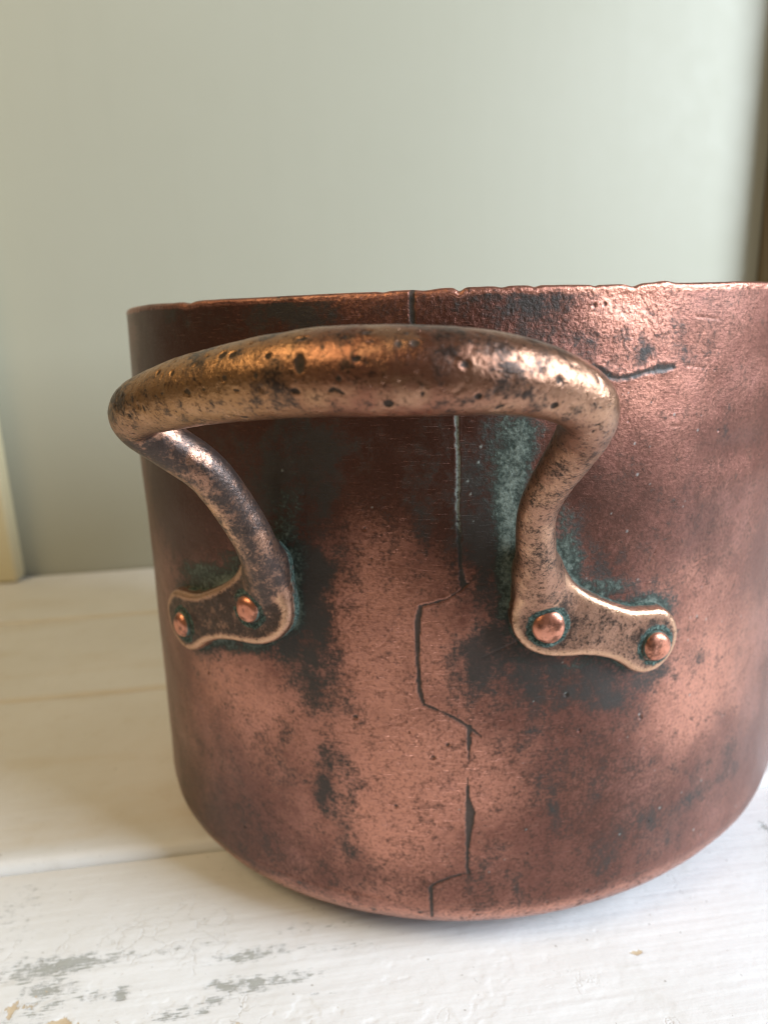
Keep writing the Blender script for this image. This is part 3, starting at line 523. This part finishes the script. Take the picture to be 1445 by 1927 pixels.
fn = np.cross(HM[HF[:, 2]]-HM[HF[:, 0]], HM[HF[:, 3]]-HM[HF[:, 1]])
fc = HM[HF].mean(1); tops = fc[:, 2] > 165.5
if fn[tops][:, 2].sum() < 0: HF = HF[:, ::-1]; fn = -fn
NV = np.zeros_like(HM)
for a in range(4): np.add.at(NV, HF[:, a], fn)
NV /= np.linalg.norm(NV, axis=1)[:, None]+1e-9
vi = np.clip(np.round(HV).astype(int), 0, nx-1); tT = T[tuple(vi.T)]; tP = PLT[tuple(vi.T)]
xw, hw = wall_h(HM); d2 = np.where(HM[:, 2] < 123, sd2(xw, np.clip(HM[:, 2], 70, 123)), 9)
# cast surface: dents, pits
disp = (fbm3(HM, 1/9., 3, 3)-.5)*.45+(fbm3(HM, 1/2.2, 5, 3)-.5)*.16
HWm = HM[:, 0, None]*et+HM[:, 1, None]*eo; HWm[:, 2] = HM[:, 2]
pitn = fbm3(HM, 1/1.0, 8, 2)-.5; pit = np.zeros(len(HM)); right = np.array([0.99, .116, 0.]); 
for x, y, z, a, b in BARPIT:
    x, y, z = HWm[np.argmin(((HWm-np.array([x, y, z]))**2).sum(1))]
    dv = HWm-np.array([x, y, z]); u = dv@right; nrm = np.linalg.norm(dv, axis=1)
    w2 = np.sqrt(np.maximum(nrm**2-u*u, 0)); e = np.sqrt((u/max(a*1.2, .6))**2+(w2/max(b*1.2, .6))**2)
    m = ss(1.15, .55, e+pitn*.6); pit = np.maximum(pit, m); disp -= m*.28; disp += .08*np.exp(-((e-1.35)/.35)**2)
bar = ss(149, 156, HM[:, 2])
cs_ = np.random.default_rng(9)
bi = np.where((HM[:, 2] > 150) & (tT < tP))[0]
for j in cs_.choice(bi, 230):                    # small scars and nicks of the grip
    L = HM-HM[j]; near = np.where(np.abs(L).max(1) < 3)[0]; th = cs_.uniform(0, 3.1); dirv = np.array([math.cos(th), 0, math.sin(th)])
    q = L[near]; al = q@dirv; pe = np.sqrt(np.maximum((q*q).sum(1)-al*al, 0)); m = ss(1, .4, np.sqrt((al/cs_.uniform(.5, 1.9))**2+(pe/cs_.uniform(.35, .6))**2))
    disp[near] -= m*.18; pit[near] = np.maximum(pit[near], m*cs_.uniform(.2, .75))
HM2 = HM+NV*disp[:, None]
riv = []
for a, z in RIVET:
    P = pot_xyz(np.array(a), wallr(np.array(a), z/1000)+.0046, np.array(z/1000)); riv.append(P)
rd = np.full(len(HM), 99.)
for P in riv: rd = np.minimum(rd, np.linalg.norm(HWm-P*1000, axis=1))
nz = fbm3(HM, 1/5., 21, 4); nf = fbm3(HM, 1/2., 25, 3)
isleft = HM[:, 0] < -10; plate = (tP < tT)
legz = ss(152, 146, HM[:, 2])*(1-plate*1.)
face = ss(3.0, 4.0, hw)
green = .95*ss(3.0, 1.2, hw)*ss(.25, .55, nz)+1.0*np.exp(-((rd-4.9)/1.0)**2)*ss(.2, .5, nz+.1)
worn = plate*np.exp(-((d2+1.4)/.8)**2)*ss(2.6, 3.6, hw)*.95
worn = worn+legz*(~isleft)*ss(.42, .62, nz)*.45+legz*isleft*np.exp(-((HM[:, 2]-128)/11)**2)*ss(.3, -.35, NV[:, 0])*ss(.30, .5, nf)*1.0
worn = worn+bar*ss(159, 155.5, HM[:, 2])*ss(.4, .6, nf)*.35
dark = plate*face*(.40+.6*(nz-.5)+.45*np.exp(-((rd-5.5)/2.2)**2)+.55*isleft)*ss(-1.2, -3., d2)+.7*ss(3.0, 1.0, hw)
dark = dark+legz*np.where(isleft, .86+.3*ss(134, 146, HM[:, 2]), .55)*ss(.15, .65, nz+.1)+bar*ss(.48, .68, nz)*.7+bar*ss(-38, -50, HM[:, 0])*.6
dark = np.clip(dark, 0, 1)*(1-.6*np.clip(worn, 0, 1))
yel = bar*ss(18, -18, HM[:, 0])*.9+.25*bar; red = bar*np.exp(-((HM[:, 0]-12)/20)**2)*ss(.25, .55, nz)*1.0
smoo = isleft*legz
stain_tint = np.stack([dark, pit, green, np.clip(worn, 0, 1)], -1); tone = np.stack([yel, red, smoo, 0*yel], -1)
WV = (HM2[:, 0, None]*et+HM2[:, 1, None]*eo); WV[:, 2] = HM2[:, 2]; WV = WV/1000
fn = np.cross(HM2[HF[:, 2]]-HM2[HF[:, 0]], HM2[HF[:, 3]]-HM2[HF[:, 1]]); NV2 = np.zeros_like(HM2)
for a in range(4): np.add.at(NV2, HF[:, a], fn)
NV2 /= np.linalg.norm(NV2, axis=1)[:, None]+1e-9
NW = NV2[:, 0, None]*et+NV2[:, 1, None]*eo; NW[:, 2] = NV2[:, 2]
fplate = (plate[HF].sum(1) >= 2); fleft = HM[HF].mean(1)[:, 0] < 0
def sub(name, fsel, parent):
    F = HF[fsel]; us, inv = np.unique(F, return_inverse=True)
    o = mesh(name, WV[us], inv.reshape(F.shape)[:, ::-1], M_BRZ, parent)          # the handle frame is left-handed
    o.data.normals_split_custom_set_from_vertices([tuple(v) for v in NW[us]])      # first: it drops attributes
    attr(o, 'stain_tint', stain_tint[us]); attr(o, 'tone', tone[us]); return o
handle = sub('handle', ~fplate, pot)
sub('mounting_plate', fplate & fleft, handle); sub('mounting_plate', fplate & ~fleft, handle)
# rivets: hammered copper domes
def rivet(P, a, rad, hgt, seed):
    nr_, ns = 18, 40; th = np.linspace(0, 2*math.pi, ns, endpoint=False); rows = []
    rg = np.random.default_rng(seed); ph = rg.uniform(0, 6, 3)
    for i in range(nr_):
        f = i/(nr_-1)*1.0; ang = f*math.pi/2
        r = rad*math.cos(ang)**.75 if i < nr_-1 else rad*.02; z = hgt*math.sin(ang)**.9
        wob = 1+.035*np.sin(2*th+ph[0])+.02*np.sin(3*th+ph[1]); x = r*wob*np.cos(th); y = r*wob*np.sin(th)
        zz = z+.10*rad*(fbm(x/rad*1.1+seed*5, y/rad*1.1, seed, 3)-.5)*(1-math.cos(ang)**2)
        zz = zz-.10*hgt*ss(.75, .3, np.hypot(x/rad-.15, y/rad+.2))
        rows.append(np.stack([x, y, zz+np.zeros(ns)], -1))
    base = np.stack([rad*1.02*np.cos(th), rad*1.02*np.sin(th), 0*th-.0012], -1)
    V = np.concatenate([base[None], np.array(rows)]); aa = math.radians(a)
    n = np.array([math.sin(aa), -math.cos(aa), 0]); tx = np.array([math.cos(aa), math.sin(aa), 0])
    Wv = P+V[..., 0, None]*tx+V[..., 1, None]*np.array([0, 0, 1.])+V[..., 2, None]*n
    o = mesh('rivet', Wv.reshape(-1, 3), grid_faces(nr_+1, ns, True), M_RIV, handle)
    d = np.concatenate([np.ones(ns), np.repeat(ss(.48, .03, np.arange(nr_)/(nr_-1)), ns)]); attr(o, 'stain_tint', np.stack([d, d, d, d], -1))
for i, ((a, z), P) in enumerate(zip(RIVET, riv)): rivet(P, a, [.0039, .0038, .0043, .0041][i], .0024, i+3)
